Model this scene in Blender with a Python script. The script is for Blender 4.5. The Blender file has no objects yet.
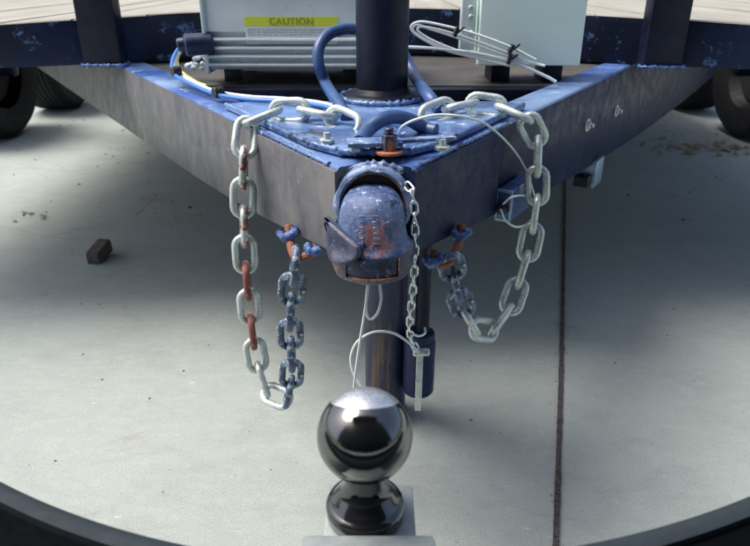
import bpy, bmesh, math, random
from mathutils import Vector, Matrix
random.seed(7)
R = math.radians
sc = bpy.context.scene
COL = sc.collection

# ------------------------------------------------------------------ camera, sky, sun, exposure
F, PITCH, H = 650.0, R(25), 0.78          # focal length in photo pixels, downward pitch, lens height
cd = bpy.data.cameras.new('backup_camera')
cd.sensor_width = 36; cd.lens = F/750*36; cd.clip_start = 0.01; cd.clip_end = 500
cd.dof.use_dof = True; cd.dof.focus_distance = 0.72; cd.dof.aperture_fstop = 11
cam = bpy.data.objects.new('backup_camera', cd); COL.objects.link(cam)
cam.location = (0, 0, H); cam.rotation_euler = (R(90)-PITCH, 0, 0)
sc.camera = cam

SUN_EL, SUN_AZ = R(60), R(-80)            # azimuth measured from +Y towards +X
w = bpy.data.worlds.new('World'); sc.world = w; w.use_nodes = True
nt = w.node_tree; nt.nodes.clear()
wo = nt.nodes.new('ShaderNodeOutputWorld'); bg = nt.nodes.new('ShaderNodeBackground')
sk = nt.nodes.new('ShaderNodeTexSky'); sk.sky_type = 'NISHITA'; sk.sun_disc = False
sk.sun_elevation = SUN_EL; sk.sun_rotation = SUN_AZ; sk.air_density = 0.8; sk.dust_density = 5.0
bg.inputs[1].default_value = 0.10
nt.links.new(sk.outputs[0], bg.inputs[0]); nt.links.new(bg.outputs[0], wo.inputs[0])
sl = bpy.data.lights.new('sun', 'SUN'); sl.energy = 1.5; sl.angle = R(32); sl.color = (1.0, .96, .9)
so = bpy.data.objects.new('sun', sl); COL.objects.link(so)
sd = Vector((math.sin(SUN_AZ)*math.cos(SUN_EL), math.cos(SUN_AZ)*math.cos(SUN_EL), math.sin(SUN_EL)))
so.rotation_euler = sd.to_track_quat('Z', 'Y').to_euler(); so.location = (-2, 2, 4)
sc.view_settings.view_transform = 'Standard'; sc.view_settings.look = 'None'
sc.view_settings.gamma = 1; sc.view_settings.exposure = 1.2

# ------------------------------------------------------------------ helpers
def at(px, py, z=None, y=None):
    """a point of the place measured off the photograph, on the height z or at the distance y"""
    u, v = px-375, py-273
    dy = F*math.cos(PITCH) - v*math.sin(PITCH); dz = -(F*math.sin(PITCH) + v*math.cos(PITCH))
    s = (z-H)/dz if z is not None else y/dy
    return Vector((u*s, dy*s, H+dz*s))

def tag(o, label=None, cat=None, group=None, kind=None):
    if label: o['label'] = label
    if cat: o['category'] = cat
    if group: o['group'] = group
    if kind: o['kind'] = kind
    return o

def thing(name, loc, label, cat, group=None):
    o = bpy.data.objects.new(name, None); COL.objects.link(o); o.empty_display_size = .05
    o.location = loc; o['_w'] = 1
    return tag(o, label, cat, group)

def adopt(o, parent):
    if parent is None: return
    o.parent = parent
    if parent.type == 'EMPTY':
        o.matrix_parent_inverse = Matrix.Translation(parent.location).inverted()

def link_obj(name, me, mats, parent=None):
    o = bpy.data.objects.new(name, me); COL.objects.link(o)
    if mats is not None:
        for m in (mats if isinstance(mats, (list, tuple)) else [mats]): me.materials.append(m)
    adopt(o, parent); return o

def build(name, bm, mats, parent=None, smooth=True, angle=35):
    bmesh.ops.recalc_face_normals(bm, faces=bm.faces[:])
    for f in bm.faces: f.smooth = smooth
    if smooth:
        for e in bm.edges:
            if len(e.link_faces) == 2 and e.calc_face_angle(0) > R(angle): e.smooth = False
    me = bpy.data.meshes.new(name); bm.to_mesh(me); bm.free()
    return link_obj(name, me, mats, parent)

def box(bm, c, s, rot=None, bev=0, mat=0, seg=2):
    M = Matrix.Translation(Vector(c)) @ (rot if rot is not None else Matrix.Identity(4)) @ Matrix.Diagonal((s[0], s[1], s[2], 1))
    r = bmesh.ops.create_cube(bm, size=1, matrix=M)
    fs = set(f for v in r['verts'] for f in v.link_faces)
    if bev:
        es = list(set(e for v in r['verts'] for e in v.link_edges))
        b = bmesh.ops.bevel(bm, geom=es, offset=bev, segments=seg, affect='EDGES', profile=.6)
        fs |= set(b['faces'])
    for f in fs:
        if f.is_valid: f.material_index = mat
    return fs

def catmull(pts, n=8):
    pts = [Vector(p) for p in pts]; out = []
    P = [2*pts[0]-pts[1]] + pts + [2*pts[-1]-pts[-2]]
    for i in range(1, len(P)-2):
        a, b, c, d = P[i-1], P[i], P[i+1], P[i+2]
        for k in range(n):
            t = k/n
            out.append(.5*((2*b)+(c-a)*t+(2*a-5*b+4*c-d)*t*t+(3*b-3*c+d-a)*t**3))
    out.append(pts[-1]); return out

def sweep(bm, pts, r, seg=10, closed=False, mat=0, caps=True):
    n = len(pts); rings = []; up = None
    for i, p in enumerate(pts):
        a = pts[i-1] if (i > 0 or closed) else pts[i]
        b = pts[(i+1) % n] if (i < n-1 or closed) else pts[i]
        t = (b-a).normalized()
        if up is None: up = t.orthogonal().normalized()
        up = (up - t*up.dot(t)).normalized(); s = t.cross(up)
        rr = r(i/(n-1)) if callable(r) else r
        rings.append([bm.verts.new(p+rr*(math.cos(2*math.pi*k/seg)*up+math.sin(2*math.pi*k/seg)*s)) for k in range(seg)])
    for i in range(n if closed else n-1):
        A, B = rings[i], rings[(i+1) % n]; off = 0
        if closed and i == n-1:
            off = min(range(seg), key=lambda q: (A[0].co-B[q].co).length)
        for k in range(seg):
            f = bm.faces.new((A[k], A[(k+1) % seg], B[(k+1+off) % seg], B[(k+off) % seg])); f.material_index = mat
    if caps and not closed:
        bm.faces.new(rings[0][::-1]).material_index = mat; bm.faces.new(rings[-1]).material_index = mat

def lathe(bm, prof, M=None, seg=40, mat=0, sy=1.0):
    M = M or Matrix.Identity(4); rings = []
    for (r, z) in prof:
        if r < 1e-6: rings.append([bm.verts.new(M @ Vector((0, 0, z)))])
        else: rings.append([bm.verts.new(M @ Vector((r*math.cos(2*math.pi*k/seg), sy*r*math.sin(2*math.pi*k/seg), z))) for k in range(seg)])
    for A, B in zip(rings, rings[1:]):
        for k in range(seg):
            a0, a1 = A[k % len(A)], A[(k+1) % len(A)]; b0, b1 = B[k % len(B)], B[(k+1) % len(B)]
            vs = []
            for v in (a0, a1, b1, b0):
                if v not in vs: vs.append(v)
            if len(vs) > 2: bm.faces.new(vs).material_index = mat

def cyl(bm, a, b, r, seg=24, bev=0.0, mat=0):
    a, b = Vector(a), Vector(b); L = (b-a).length
    M = Matrix.Translation(a) @ (b-a).to_track_quat('Z', 'Y').to_matrix().to_4x4()
    e = bev
    pr = [(0, 0), (r-e, 0), (r, e), (r, L-e), (r-e, L), (0, L)] if e else [(0, 0), (r, 0), (r, L), (0, L)]
    lathe(bm, pr, M, seg, mat)

def blob(bm, c, r, n=10, spread=1.0, mat=0):
    for i in range(n):
        q = Vector(c)+Vector((random.uniform(-1, 1), random.uniform(-1, 1), random.uniform(-1, 1)))*spread
        s = r*random.uniform(.5, 1.1)
        res = bmesh.ops.create_icosphere(bm, subdivisions=2, radius=s, matrix=Matrix.Translation(q) @ Matrix.Diagonal((random.uniform(.7, 1.3), random.uniform(.7, 1.3), random.uniform(.6, 1), 1)))
        for v in res['verts']:
            v.co += Vector((random.uniform(-1, 1), random.uniform(-1, 1), random.uniform(-1, 1)))*s*.12
            for f in v.link_faces: f.material_index = mat

def ridge(name, pts, r, mat, parent, rough=.45, step=.003, seg=9):
    P = catmull(pts, 30); out = [P[0]]
    for p in P[1:]:
        if (p-out[-1]).length >= step: out.append(p)
    rough *= .55
    bm = bmesh.new(); rs = [r*(1+rough*math.sin(i*1.9)*.5+random.uniform(-rough, rough)) for i in range(len(out))]
    sweep(bm, [p+Vector((random.uniform(-1, 1), random.uniform(-1, 1), 0))*r*.12 for p in out], lambda t: rs[min(len(rs)-1, int(round(t*(len(rs)-1))))], seg)
    for v_ in bm.verts: v_.co += Vector((random.uniform(-1, 1), random.uniform(-1, 1), random.uniform(-1, 1)))*r*.10
    return build(name, bm, mat, parent, angle=80)

# ------------------------------------------------------------------ materials
class NM:
    def __init__(s, name):
        s.m = bpy.data.materials.new(name); s.m.use_nodes = True; s.t = s.m.node_tree
        s.b = s.t.nodes['Principled BSDF']; s.tc = s.t.nodes.new('ShaderNodeTexCoord')
    def co(s, scale=(1, 1, 1)):
        mp = s.t.nodes.new('ShaderNodeMapping'); mp.inputs['Scale'].default_value = scale
        s.t.links.new(s.tc.outputs['Object'], mp.inputs[0]); return mp.outputs[0]
    def noise(s, sc_, det=6, rough=.6, stretch=(1, 1, 1), dist=0):
        n = s.t.nodes.new('ShaderNodeTexNoise'); n.inputs['Scale'].default_value = sc_
        n.inputs['Detail'].default_value = det; n.inputs['Roughness'].default_value = rough; n.inputs['Distortion'].default_value = dist
        s.t.links.new(s.co(stretch), n.inputs['Vector']); return n.outputs[0]
    def ramp(s, fac, stops):
        r = s.t.nodes.new('ShaderNodeValToRGB'); e = r.color_ramp.elements
        while len(e) < len(stops): e.new(.5)
        for el, (p, c) in zip(e, stops):
            el.position = p; el.color = (c, c, c, 1) if isinstance(c, (int, float)) else (*c, 1)
        s.t.links.new(fac, r.inputs[0]); return r.outputs[0]
    def mix(s, fac, a, b, mode='MIX'):
        m = s.t.nodes.new('ShaderNodeMix'); m.data_type = 'RGBA'; m.blend_type = mode
        for i, x in ((0, fac), (6, a), (7, b)):
            if hasattr(x, 'links'): s.t.links.new(x, m.inputs[i])
            else: m.inputs[i].default_value = x if i == 0 else (*x, 1)
        return m.outputs[2]
    def col(s, c):
        if hasattr(c, 'links'): s.t.links.new(c, s.b.inputs['Base Color'])
        else: s.b.inputs['Base Color'].default_value = (*c, 1)
        return s
    def set(s, rough=None, metal=None, spec=None, coat=None):
        for k, x in (('Roughness', rough), ('Metallic', metal), ('Specular IOR Level', spec), ('Coat Weight', coat)):
            if x is None: continue
            if hasattr(x, 'links'): s.t.links.new(x, s.b.inputs[k])
            else: s.b.inputs[k].default_value = x
        return s
    def bump(s, h, strength=.3, dist=.001):
        b = s.t.nodes.new('ShaderNodeBump'); b.inputs['Strength'].default_value = strength; b.inputs['Distance'].default_value = dist
        s.t.links.new(h, b.inputs['Height']); s.t.links.new(b.outputs[0], s.b.inputs['Normal']); return s

def worn(name, base, second, chip, chip_at=.62, sc_=60, rough=.35, rust=None, rust_at=.68, bump=.4, spec=.5, metal=0):
    m = NM(name)
    c = m.mix(m.ramp(m.noise(sc_*.35, 5, .65), [(.38, 0), (.62, 1)]), base, second)
    c = m.mix(m.ramp(m.noise(sc_*1.6, 8, .75), [(chip_at, 0), (chip_at+.04, 1)]), c, chip)
    if rust:
        c = m.mix(m.ramp(m.noise(sc_*.5, 6, .7, dist=.5), [(rust_at, 0), (rust_at+.06, 1)]), c, rust)
    m.col(c).set(m.ramp(m.noise(sc_, 5, .7), [(.3, max(.05, rough-.12)), (.7, min(1, rough+.25))]), metal, spec)
    m.bump(m.noise(sc_*3, 8, .7), bump, .0012); return m.m

NAVY, NAVY2, CHIP = (.022, .045, .14), (.05, .10, .26), (.34, .48, .74)
paint_top = worn('worn_paint_sky_sheen', (.018, .05, .20), (.17, .29, .53), (.58, .68, .80), .60, 20, .14, (.006, .010, .035), .56)  # worn paint; pale sky reflections and dark shade patches painted into it
paint_rail = worn('navy_rail_paint', (.002, .005, .018), (.008, .020, .07), (.09, .16, .33), .57, 12, .4, spec=.3)
paint_dark = worn('dark_navy_paint', (.003, .005, .014), (.007, .011, .032), (.06, .10, .2), .70, 24, .38, spec=.25)
paint_coupler = worn('coupler_blue_paint', (.045, .10, .27), (.15, .25, .44), (.45, .56, .72), .60, 62, .25, (.36, .15, .12), .57, bump=.6)
paint_collar = worn('collar_paint', (.05, .09, .25), (.20, .29, .46), (.58, .68, .8), .56, 60, .25, (.02, .02, .05), .60, bump=.5)
paint_weld = worn('fresh_blue_weld_paint', (.010, .03, .16), (.07, .16, .42), (.55, .72, .95), .58, 120, .25, bump=.8)
lip_paint = worn('socket_lip_paint', (.016, .024, .06), (.06, .08, .15), (.28, .36, .46), .60, 60, .3, (.36, .12, .05), .57, bump=.6)
rusty = worn('rusty_iron', (.20, .07, .04), (.34, .14, .07), (.42, .36, .32), .64, 90, .7, bump=.8)
orange_rust = worn('orange_rust', (.42, .16, .06), (.30, .10, .05), (.55, .32, .12), .6, 120, .75, bump=.6)

m = NM('coupler_nose_paint')
c = m.mix(m.ramp(m.noise(55, 7, .7, (1, 1, .6)), [(.36, 0), (.64, 1)]), (.018, .04, .15), (.13, .20, .36))
c = m.mix(m.ramp(m.noise(90, 9, .8), [(.57, 0), (.62, 1)]), c, (.50, .60, .74))
c = m.mix(m.ramp(m.noise(38, 7, .75), [(.60, 0), (.66, 1)]), c, (.008, .014, .05))
vs = m.t.nodes.new('ShaderNodeVectorMath'); vs.operation = 'DISTANCE'; vs.inputs[1].default_value = (.002, .612, .532); m.t.links.new(m.tc.outputs['Object'], vs.inputs[0])
ma = m.t.nodes.new('ShaderNodeMath'); ma.operation = 'MULTIPLY_ADD'; m.t.links.new(vs.outputs['Value'], ma.inputs[0]); ma.inputs[1].default_value = -9.0; m.t.links.new(m.noise(120, 8, .8), ma.inputs[2])
c = m.mix(m.ramp(ma.outputs[0], [(.32, 0), (.38, .9)]), c, (.42, .20, .19))
m.col(c).set(m.ramp(m.noise(60, 7, .7), [(.3, .15), (.7, .5)]), 0, .5).bump(m.noise(190, 9, .75), .9, .0014); paint_coupler = m.m

def dusty_beam(name, a, b, chip, blue=(.02, .04, .13), streak=.5, spec=.35, rust=(.10, .05, .03)):
    m = NM(name)
    c = m.mix(m.ramp(m.noise(6, 8, .7, (1, 1, .6), 1.5), [(.38, 0), (.62, 1)]), a, b)
    c = m.mix(m.ramp(m.noise(46, 9, .75, (1, 1, .22)), [(.50, 0), (.70, streak)]), c, tuple(x*1.45 for x in b))
    c = m.mix(m.ramp(m.noise(17, 7, .75, (1, 1, .5), .8), [(.56, 0), (.72, .7)]), c, blue)
    c = m.mix(m.ramp(m.noise(150, 9, .8), [(.60, 0), (.66, 1)]), c, chip)
    c = m.mix(m.ramp(m.noise(70, 9, .85, (.25, .25, 1.6)), [(.655, 0), (.67, .8)]), c, chip)
    c = m.mix(m.ramp(m.noise(23, 6, .7), [(.68, 0), (.72, .8)]), c, rust)
    m.col(c).set(m.ramp(m.noise(30, 6, .7), [(.3, .30), (.7, .62)]), 0, spec).bump(m.noise(140, 8, .7), .4, .001)
    return m.m
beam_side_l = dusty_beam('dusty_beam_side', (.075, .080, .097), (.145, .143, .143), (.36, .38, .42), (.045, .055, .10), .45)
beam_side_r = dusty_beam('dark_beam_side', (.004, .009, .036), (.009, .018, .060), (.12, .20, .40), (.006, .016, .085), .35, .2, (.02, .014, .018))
beam_top = worn('beam_top_sky_sheen', (.04, .10, .33), (.20, .31, .50), (.48, .6, .74), .60, 12, .3, (.14, .09, .07), .74)  # blue sky reflection on the beam tops put into the colour

def galv(name, tint=(.44, .50, .485), rust_at=.72, rustc=(.28, .08, .06), metal=.25, sp=45):
    m = NM(name)
    c = m.mix(m.ramp(m.noise(sp*2, 6, .7), [(.35, 0), (.7, 1)]), tint, tuple(min(1, x*1.55) for x in tint))
    c = m.mix(m.ramp(m.noise(sp*4, 5, .8), [(.62, 0), (.68, 1)]), c, (.10, .15, .17))
    c = m.mix(m.ramp(m.noise(sp, 4, .6), [(rust_at, 0), (rust_at+.05, 1)]), c, rustc)
    m.col(c).set(m.ramp(m.noise(sp*2, 5, .7), [(.3, .18), (.7, .42)]), metal+.2, .5).bump(m.noise(260, 7, .75), .5, .0008); return m.m
galv_m = galv('galvanised_steel')
galv_r = galv('galvanised_half_rusted', rust_at=.50)
rust_link = worn('rusted_link', (.20, .06, .05), (.30, .12, .09), (.42, .45, .44), .57, 70, .6, bump=.6)
splash = worn('paint_splashed_link', (.012, .022, .08), (.12, .20, .32), (.52, .62, .62), .545, 75, .35, bump=.5)
chain_small_m = galv('bright_zinc', (.62, .70, .70), .9, metal=.5)

def simple(name, c, rough=.5, metal=0, spec=.5, var=.15, sc_=40, bump=0.15):
    m = NM(name)
    m.col(m.mix(m.ramp(m.noise(sc_, 6, .65), [(.3, 0), (.7, 1)]), tuple(x*(1-var) for x in c), tuple(min(1, x*(1+var)) for x in c)))
    m.set(m.ramp(m.noise(sc_*1.7, 4), [(.3, max(.03, rough-.08)), (.7, min(1, rough+.1))]), metal, spec)
    if bump: m.bump(m.noise(sc_*4, 5), bump, .0006)
    return m.m
alu = simple('brushed_aluminium', (.80, .88, .90), .32, .25, .5, .06, 12)
alu_fin = simple('aluminium_fins', (.68, .78, .80), .35, .4, .5, .1, 14)
cream = simple('pale_green_plastic', (.74, .88, .83), .45, 0, .4, .04, 9, .05)
cream2 = simple('pale_lid_edge_plastic', (.52, .66, .63), .45, 0, .4, .04, 9, .05)
sticker_y = simple('yellow_sticker', (.72, .78, .06), .5, 0, .4, .05, 30, 0)
sticker_w = simple('white_sticker', (.74, .80, .80), .5, 0, .4, .04, 30, 0)
ink = simple('sticker_ink', (.30, .32, .10), .6, 0, .3, .1, 60, 0)
ink2 = simple('fine_print_ink', (.42, .48, .52), .6, 0, .3, .1, 60, 0)
rubber_blue = simple('blue_rubber_hose', (.035, .085, .22), .38, 0, .5, .3, 30)
wire_white = simple('white_wire', (.72, .80, .80), .35, 0, .5, .06, 60, 0)
wire_blue = simple('blue_wire', (.05, .2, .62), .35, 0, .5, .1, 60, 0)
wire_yel = simple('yellow_wire', (.7, .66, .22), .4, 0, .5, .1, 60, 0)
black_pl = simple('black_plastic', (.012, .013, .016), .4, 0, .5, .3, 50)
clear_pl = simple('milky_plastic', (.55, .62, .66), .3, 0, .5, .1, 40)
tyre_m = simple('tyre_rubber', (.016, .017, .02), .75, 0, .3, .3, 25)
rim_m = simple('painted_steel_rim', (.3, .32, .34), .45, .3, .5, .1, 20)
bumper_lip_m = simple('bumper_lip_sky_sheen', (.026, .036, .044), .75, 0, .2, .12, 60)  # sky reflection on the rounded bumper lip painted as grey-blue
bumper_blk = simple('black_bumper_plastic', (.002, .003, .004), .9, 0, .05, .2, 120)
tail_m = simple('black_car_paint', (.004, .004, .005), .35, 0, .25, .1, 10, 0)
steel_bar = simple('grey_drawbar_steel', (.27, .31, .31), .5, .35, .5, .18, 90, .4)
brown_plate = worn('dusty_brown_plate', (.045, .045, .045), (.085, .078, .065), (.14, .16, .2), .68, 16, .6)

m = NM('ball_painted_reflections')            # dark vehicle reflection and bright sky crown painted in; crown speckle is scuffing
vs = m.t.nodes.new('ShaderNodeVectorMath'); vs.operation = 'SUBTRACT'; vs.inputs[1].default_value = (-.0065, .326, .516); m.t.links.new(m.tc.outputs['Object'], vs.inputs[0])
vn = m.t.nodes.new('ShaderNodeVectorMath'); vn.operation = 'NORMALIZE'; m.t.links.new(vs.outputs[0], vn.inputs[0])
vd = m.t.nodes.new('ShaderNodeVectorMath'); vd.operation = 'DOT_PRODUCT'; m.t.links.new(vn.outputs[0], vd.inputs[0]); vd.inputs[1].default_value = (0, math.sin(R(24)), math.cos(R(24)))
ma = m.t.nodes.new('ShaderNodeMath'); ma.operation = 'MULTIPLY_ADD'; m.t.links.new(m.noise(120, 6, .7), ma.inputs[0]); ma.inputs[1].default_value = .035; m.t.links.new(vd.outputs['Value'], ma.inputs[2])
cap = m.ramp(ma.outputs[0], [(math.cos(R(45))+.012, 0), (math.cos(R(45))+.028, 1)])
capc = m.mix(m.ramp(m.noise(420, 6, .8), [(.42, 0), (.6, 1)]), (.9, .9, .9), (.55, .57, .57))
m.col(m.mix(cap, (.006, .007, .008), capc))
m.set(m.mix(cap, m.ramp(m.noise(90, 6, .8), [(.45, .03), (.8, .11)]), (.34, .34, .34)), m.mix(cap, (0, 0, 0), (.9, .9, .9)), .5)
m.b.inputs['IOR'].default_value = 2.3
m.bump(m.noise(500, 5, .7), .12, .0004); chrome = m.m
m = NM('dark_chrome'); m.col((.010, .011, .012)).set(.10, 0); m.b.inputs['IOR'].default_value = 1.9; m.bump(m.noise(300, 4), .06, .0005); chrome_d = m.m

# concrete
m = NM('concrete')
c = m.mix(m.ramp(m.noise(1.3, 8, .6), [(.3, 0), (.7, 1)]), (.345, .395, .37), (.43, .485, .455))
c = m.mix(m.ramp(m.noise(6, 9, .72, (1, 1.6, 1), 1.0), [(.45, 0), (.68, .5)]), c, (.27, .305, .29))
c = m.mix(m.ramp(m.noise(38, 9, .8, (.6, 1.4, 1)), [(.50, 0), (.70, .5)]), c, (.54, .57, .54))
c = m.mix(m.ramp(m.noise(520, 5, .85), [(.46, 0), (.60, .75)]), c, (.22, .24, .235))
c = m.mix(m.ramp(m.noise(430, 4, .8), [(.57, 0), (.66, .8)]), c, (.70, .73, .70))
c = m.mix(m.ramp(m.noise(150, 3, .6), [(.69, 0), (.715, .9)]), c, (.15, .12, .09))
c = m.mix(m.ramp(m.noise(80, 4, .7, (.35, 1.1, 1)), [(.69, 0), (.72, .8)]), c, (.72, .74, .72))
c = m.mix(m.ramp(m.noise(2.6, 7, .7, (.7, 1.6, 1), .6), [(.60, 0), (.72, .55)]), c, (.25, .185, .12))
vo_ = m.t.nodes.new('ShaderNodeTexVoronoi'); vo_.feature = 'DISTANCE_TO_EDGE'; vo_.inputs['Scale'].default_value = .9
mx_ = m.t.nodes.new('ShaderNodeMix'); mx_.data_type = 'VECTOR'; mx_.inputs[0].default_value = .12
nn_ = m.t.nodes.new('ShaderNodeTexNoise'); nn_.inputs['Scale'].default_value = 4; nn_.inputs['Detail'].default_value = 8; m.t.links.new(m.tc.outputs['Object'], nn_.inputs['Vector'])
m.t.links.new(m.tc.outputs['Object'], mx_.inputs[4]); m.t.links.new(nn_.outputs['Color'], mx_.inputs[5]); m.t.links.new(mx_.outputs[1], vo_.inputs['Vector'])
ck = m.ramp(vo_.outputs['Distance'], [(0, .55), (.0016, 0)])
ckm = m.mix(m.ramp(m.noise(1.1, 3, .5), [(.52, 0), (.60, 1)]), (0, 0, 0), ck)
c = m.mix(ckm, c, (.13, .12, .11))
m.col(c).set(.88, 0, .25).bump(m.noise(300, 8, .8), .7, .002); concrete = m.m
m = NM('joint_filler')
c = m.mix(m.ramp(m.noise(160, 6, .8), [(.4, 0), (.62, 1)]), (.032, .028, .030), (.12, .10, .10))
c = m.mix(m.ramp(m.noise(330, 4, .8), [(.62, 0), (.66, 1)]), c, (.42, .40, .38))
m.col(c).set(.9, 0, .2).bump(m.noise(250, 6), .8, .003); joint_m = m.m
m = NM('weathered_planks')
c = m.mix(m.ramp(m.noise(4, 8, .65, (6, .5, 1)), [(.35, 0), (.65, 1)]), (.27, .26, .22), (.38, .37, .32))
c = m.mix(m.ramp(m.noise(40, 8, .7, (3, .15, 1)), [(.52, 0), (.7, .7)]), c, (.22, .21, .19))
m.col(c).set(.8, 0, .3).bump(m.noise(40, 8, .7, (4, .2, 1)), .4, .002); plank_m = m.m
leaf_m = simple('dry_leaf', (.27, .22, .15), .9, 0, .1, .5, 9)
chunk_m = worn('weathered_wood_chunk', (.06, .055, .055), (.12, .10, .085), (.25, .2, .15), .64, 60, .8, (.22, .11, .05), .60, bump=.8)

# ------------------------------------------------------------------ the setting
bm = bmesh.new()
v = [bm.verts.new(p) for p in ((-120, -40, 0), (120, -40, 0), (120, 200, 0), (-120, 200, 0))]
bm.faces.new(v); tag(build('ground', bm, concrete, smooth=False), kind='structure')
# expansion joint filled with grit, running away from the vehicle
bm = bmesh.new(); L = []; Rr = []
N = 260; j0 = at(556, 540, z=0); j1 = at(562, 330, z=0); j2 = at(564, 222, z=0)
cp = catmull([j0+(j0-j1)*1.5, j0, j1, j2, j2+(j2-j1)*1.2, j2+(j2-j1)*8], 50)
for i, p in enumerate(cp):
    wd = .0052*(1+random.uniform(-.10, .10))
    L.append(bm.verts.new((p.x-wd, p.y, .004))); Rr.append(bm.verts.new((p.x+wd*random.uniform(.85, 1.1), p.y, .004)))
for i in range(len(L)-1): bm.faces.new((L[i], Rr[i], Rr[i+1], L[i+1]))
tag(build('expansion_joint', bm, joint_m, smooth=False), kind='structure')
# grit
bm = bmesh.new()
for i in range(700):
    x = random.uniform(-1.9, 1.9); y = random.uniform(.55, 4.2); s = random.uniform(.0007, .0026)*(1+(y > 2))
    if random.random() < .25:
        x = j0.x+(y-j0.y)*(j2.x-j0.x)/(j2.y-j0.y)+random.gauss(0, .015); s *= .7
    bmesh.ops.create_icosphere(bm, subdivisions=1, radius=s, matrix=Matrix.Translation((x, y, s*.4)) @ Matrix.Diagonal((random.uniform(.7, 1.6), random.uniform(.7, 1.3), .6, 1)))
tag(build('grit', bm, simple('grit_stone', (.15, .13, .115), .9, 0, .2, .5, 8)), 'small dark grit scattered over the concrete', 'grit', kind='stuff')
# leaf litter, upper right and a bit upper left
bm = bmesh.new()
def leaf(c, s):
    a = random.uniform(0, 6.3); u = Vector((math.cos(a), math.sin(a), random.uniform(-.2, .3))); t = Vector((-math.sin(a), math.cos(a), random.uniform(-.2, .4)))
    c = Vector(c); ps = [c-u*s, c-u*s*.3+t*s*.45, c+u*s*.4+t*s*.35, c+u*s, c+u*s*.3-t*s*.4, c-u*s*.4-t*s*.35]
    for q in ps: q.z = max(q.z, .004)
    vs = [bm.verts.new(q) for q in ps]; mid = bm.verts.new(c+Vector((0, 0, s*.25)))
    for i in range(6): bm.faces.new((vs[i], vs[(i+1) % 6], mid))
for i in range(70):
    p = at(random.uniform(690, 780) if i % 3 else random.uniform(640, 700), random.gauss(150, 4), z=0); leaf(p+Vector((0, 0, .010)), random.uniform(.010, .034))
for i in range(9):
    p = at(random.gauss(30, 9), random.gauss(217, 3), z=0); leaf(p+Vector((0, 0, .004)), random.uniform(.008, .02))
tag(build('leaf_litter', bm, leaf_m, smooth=False), 'drift of brown dry leaf litter on the concrete by the right trailer wheel', 'leaf litter', kind='stuff')
# chunk of wood
bm = bmesh.new(); p = at(93, 263, z=0)
box(bm, (p.x+.012, p.y+.03, .022), (.034, .085, .042), Matrix.Rotation(R(-6), 4, 'Z') @ Matrix.Rotation(R(10), 4, 'X'), .004)
for vv in bm.verts: vv.co += Vector((random.uniform(-1, 1), random.uniform(-1, 1), random.uniform(-1, 1)))*.0025
tag(build('wood_chunk', bm, chunk_m, angle=60), 'short dark weathered wood chunk lying alone on the concrete at left', 'wood chunk')

# ------------------------------------------------------------------ tow vehicle (rear end) and its ball mount
veh = thing('tow_vehicle', (0, -.05, 0), 'black rear end of the tow vehicle with a dark curved bumper edge across the bottom', 'vehicle')
bm = bmesh.new(); box(bm, (0, -.16, 1.29), (1.92, .16, 1.36), None, .05, seg=4)
build('tailgate', bm, tail_m, veh)
bm = bmesh.new(); box(bm, (0, -.56, 1.2), (1.76, .64, 1.4), None, .08, seg=4)
build('body', bm, tail_m, veh)
bm = bmesh.new(); box(bm, (0, -.30, 1.93), (1.5, .95, .06), None, .025, seg=3)
build('roof', bm, tail_m, veh)
ZB = .50
pl = [Vector((-.88, .25, ZB)), Vector((-.74, .42, ZB)), Vector((-.56, .455, ZB)), Vector((-.42, .415, ZB))]
for k in range(13):
    x = -.33+.66*k/12; pl.append(Vector((x, .2485+(1.16 if x < 0 else .98)*x*x, ZB)))
pl += [Vector((.42, .405, ZB)), Vector((.56, .45, ZB)), Vector((.74, .42, ZB)), Vector((.88, .25, ZB))]
pl = catmull(pl, 8)
bm = bmesh.new(); bt = bmesh.new()
secs = []; tops = []
for p in pl:
    sx = 1
    prof = [(0, -.034), (.002, -.012), (-.003, -.0035), (-.008, 0), (-.012, .0008), (-.017, -.0006), (-.018, -.03)]
    secs.append([bm.verts.new((p.x*(1+q[0]*.0), p.y+q[0], p.z+q[1])) for q in prof])
    tops.append([bt.verts.new((p.x, p.y-.0185, p.z-.005)), bt.verts.new((p.x, max(-.05, p.y-.12), p.z-.03)), bt.verts.new((p.x, -.10, p.z-.03)), bt.verts.new((p.x, -.10, p.z-.05)), bt.verts.new((p.x, p.y-.0185, p.z-.034))])
for ss, b_ in ((secs, bm), (tops, bt)):
    for A, B in zip(ss, ss[1:]):
        n = len(A)
        for k in range(n): b_.faces.new((A[k], A[(k+1) % n], B[(k+1) % n], B[k]))
    b_.faces.new(ss[0]); b_.faces.new(ss[-1][::-1])
lip = build('bumper', bt, bumper_blk, veh)
build('bumper_lip', bm, bumper_lip_m, lip, angle=60)
bm = bmesh.new(); box(bm, (0, .0, .38), (1.5, .06, .14), None, .02); build('valance', bm, bumper_blk, veh)

mt = thing('ball_mount', (-.006, .1, .44), 'grey steel drawbar with a shiny chrome tow ball on it at the bottom centre', 'tow ball mount')
bx, by, bz = -.0065, .326, .516
bm = bmesh.new(); box(bm, (-.004, .15, .437), (.083, .298, .048), None, .0035); db = build('drawbar', bm, steel_bar, mt)
bm = bmesh.new(); box(bm, (-.0035, .327, .4395), (.060, .052, .022), None, .002); build('ball_platform', bm, steel_bar, mt)
bm = bmesh.new(); Mb = Matrix.Translation((bx, by, 0))
lathe(bm, [(0, .4508), (.0235, .4508), (.0258, .453), (.0260, .4600), (.0248, .4625), (.0232, .4632), (.0222, .4642), (.0205, .4668), (.0175, .4705), (.0148, .4745), (.0132, .4800), (.0128, .492), (0, .493)], Mb, 64)
build('flange', bm, chrome_d, mt, angle=50)
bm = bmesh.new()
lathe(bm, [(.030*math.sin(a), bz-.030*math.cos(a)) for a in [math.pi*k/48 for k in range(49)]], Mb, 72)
build('ball', bm, chrome, mt, angle=80)
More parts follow.
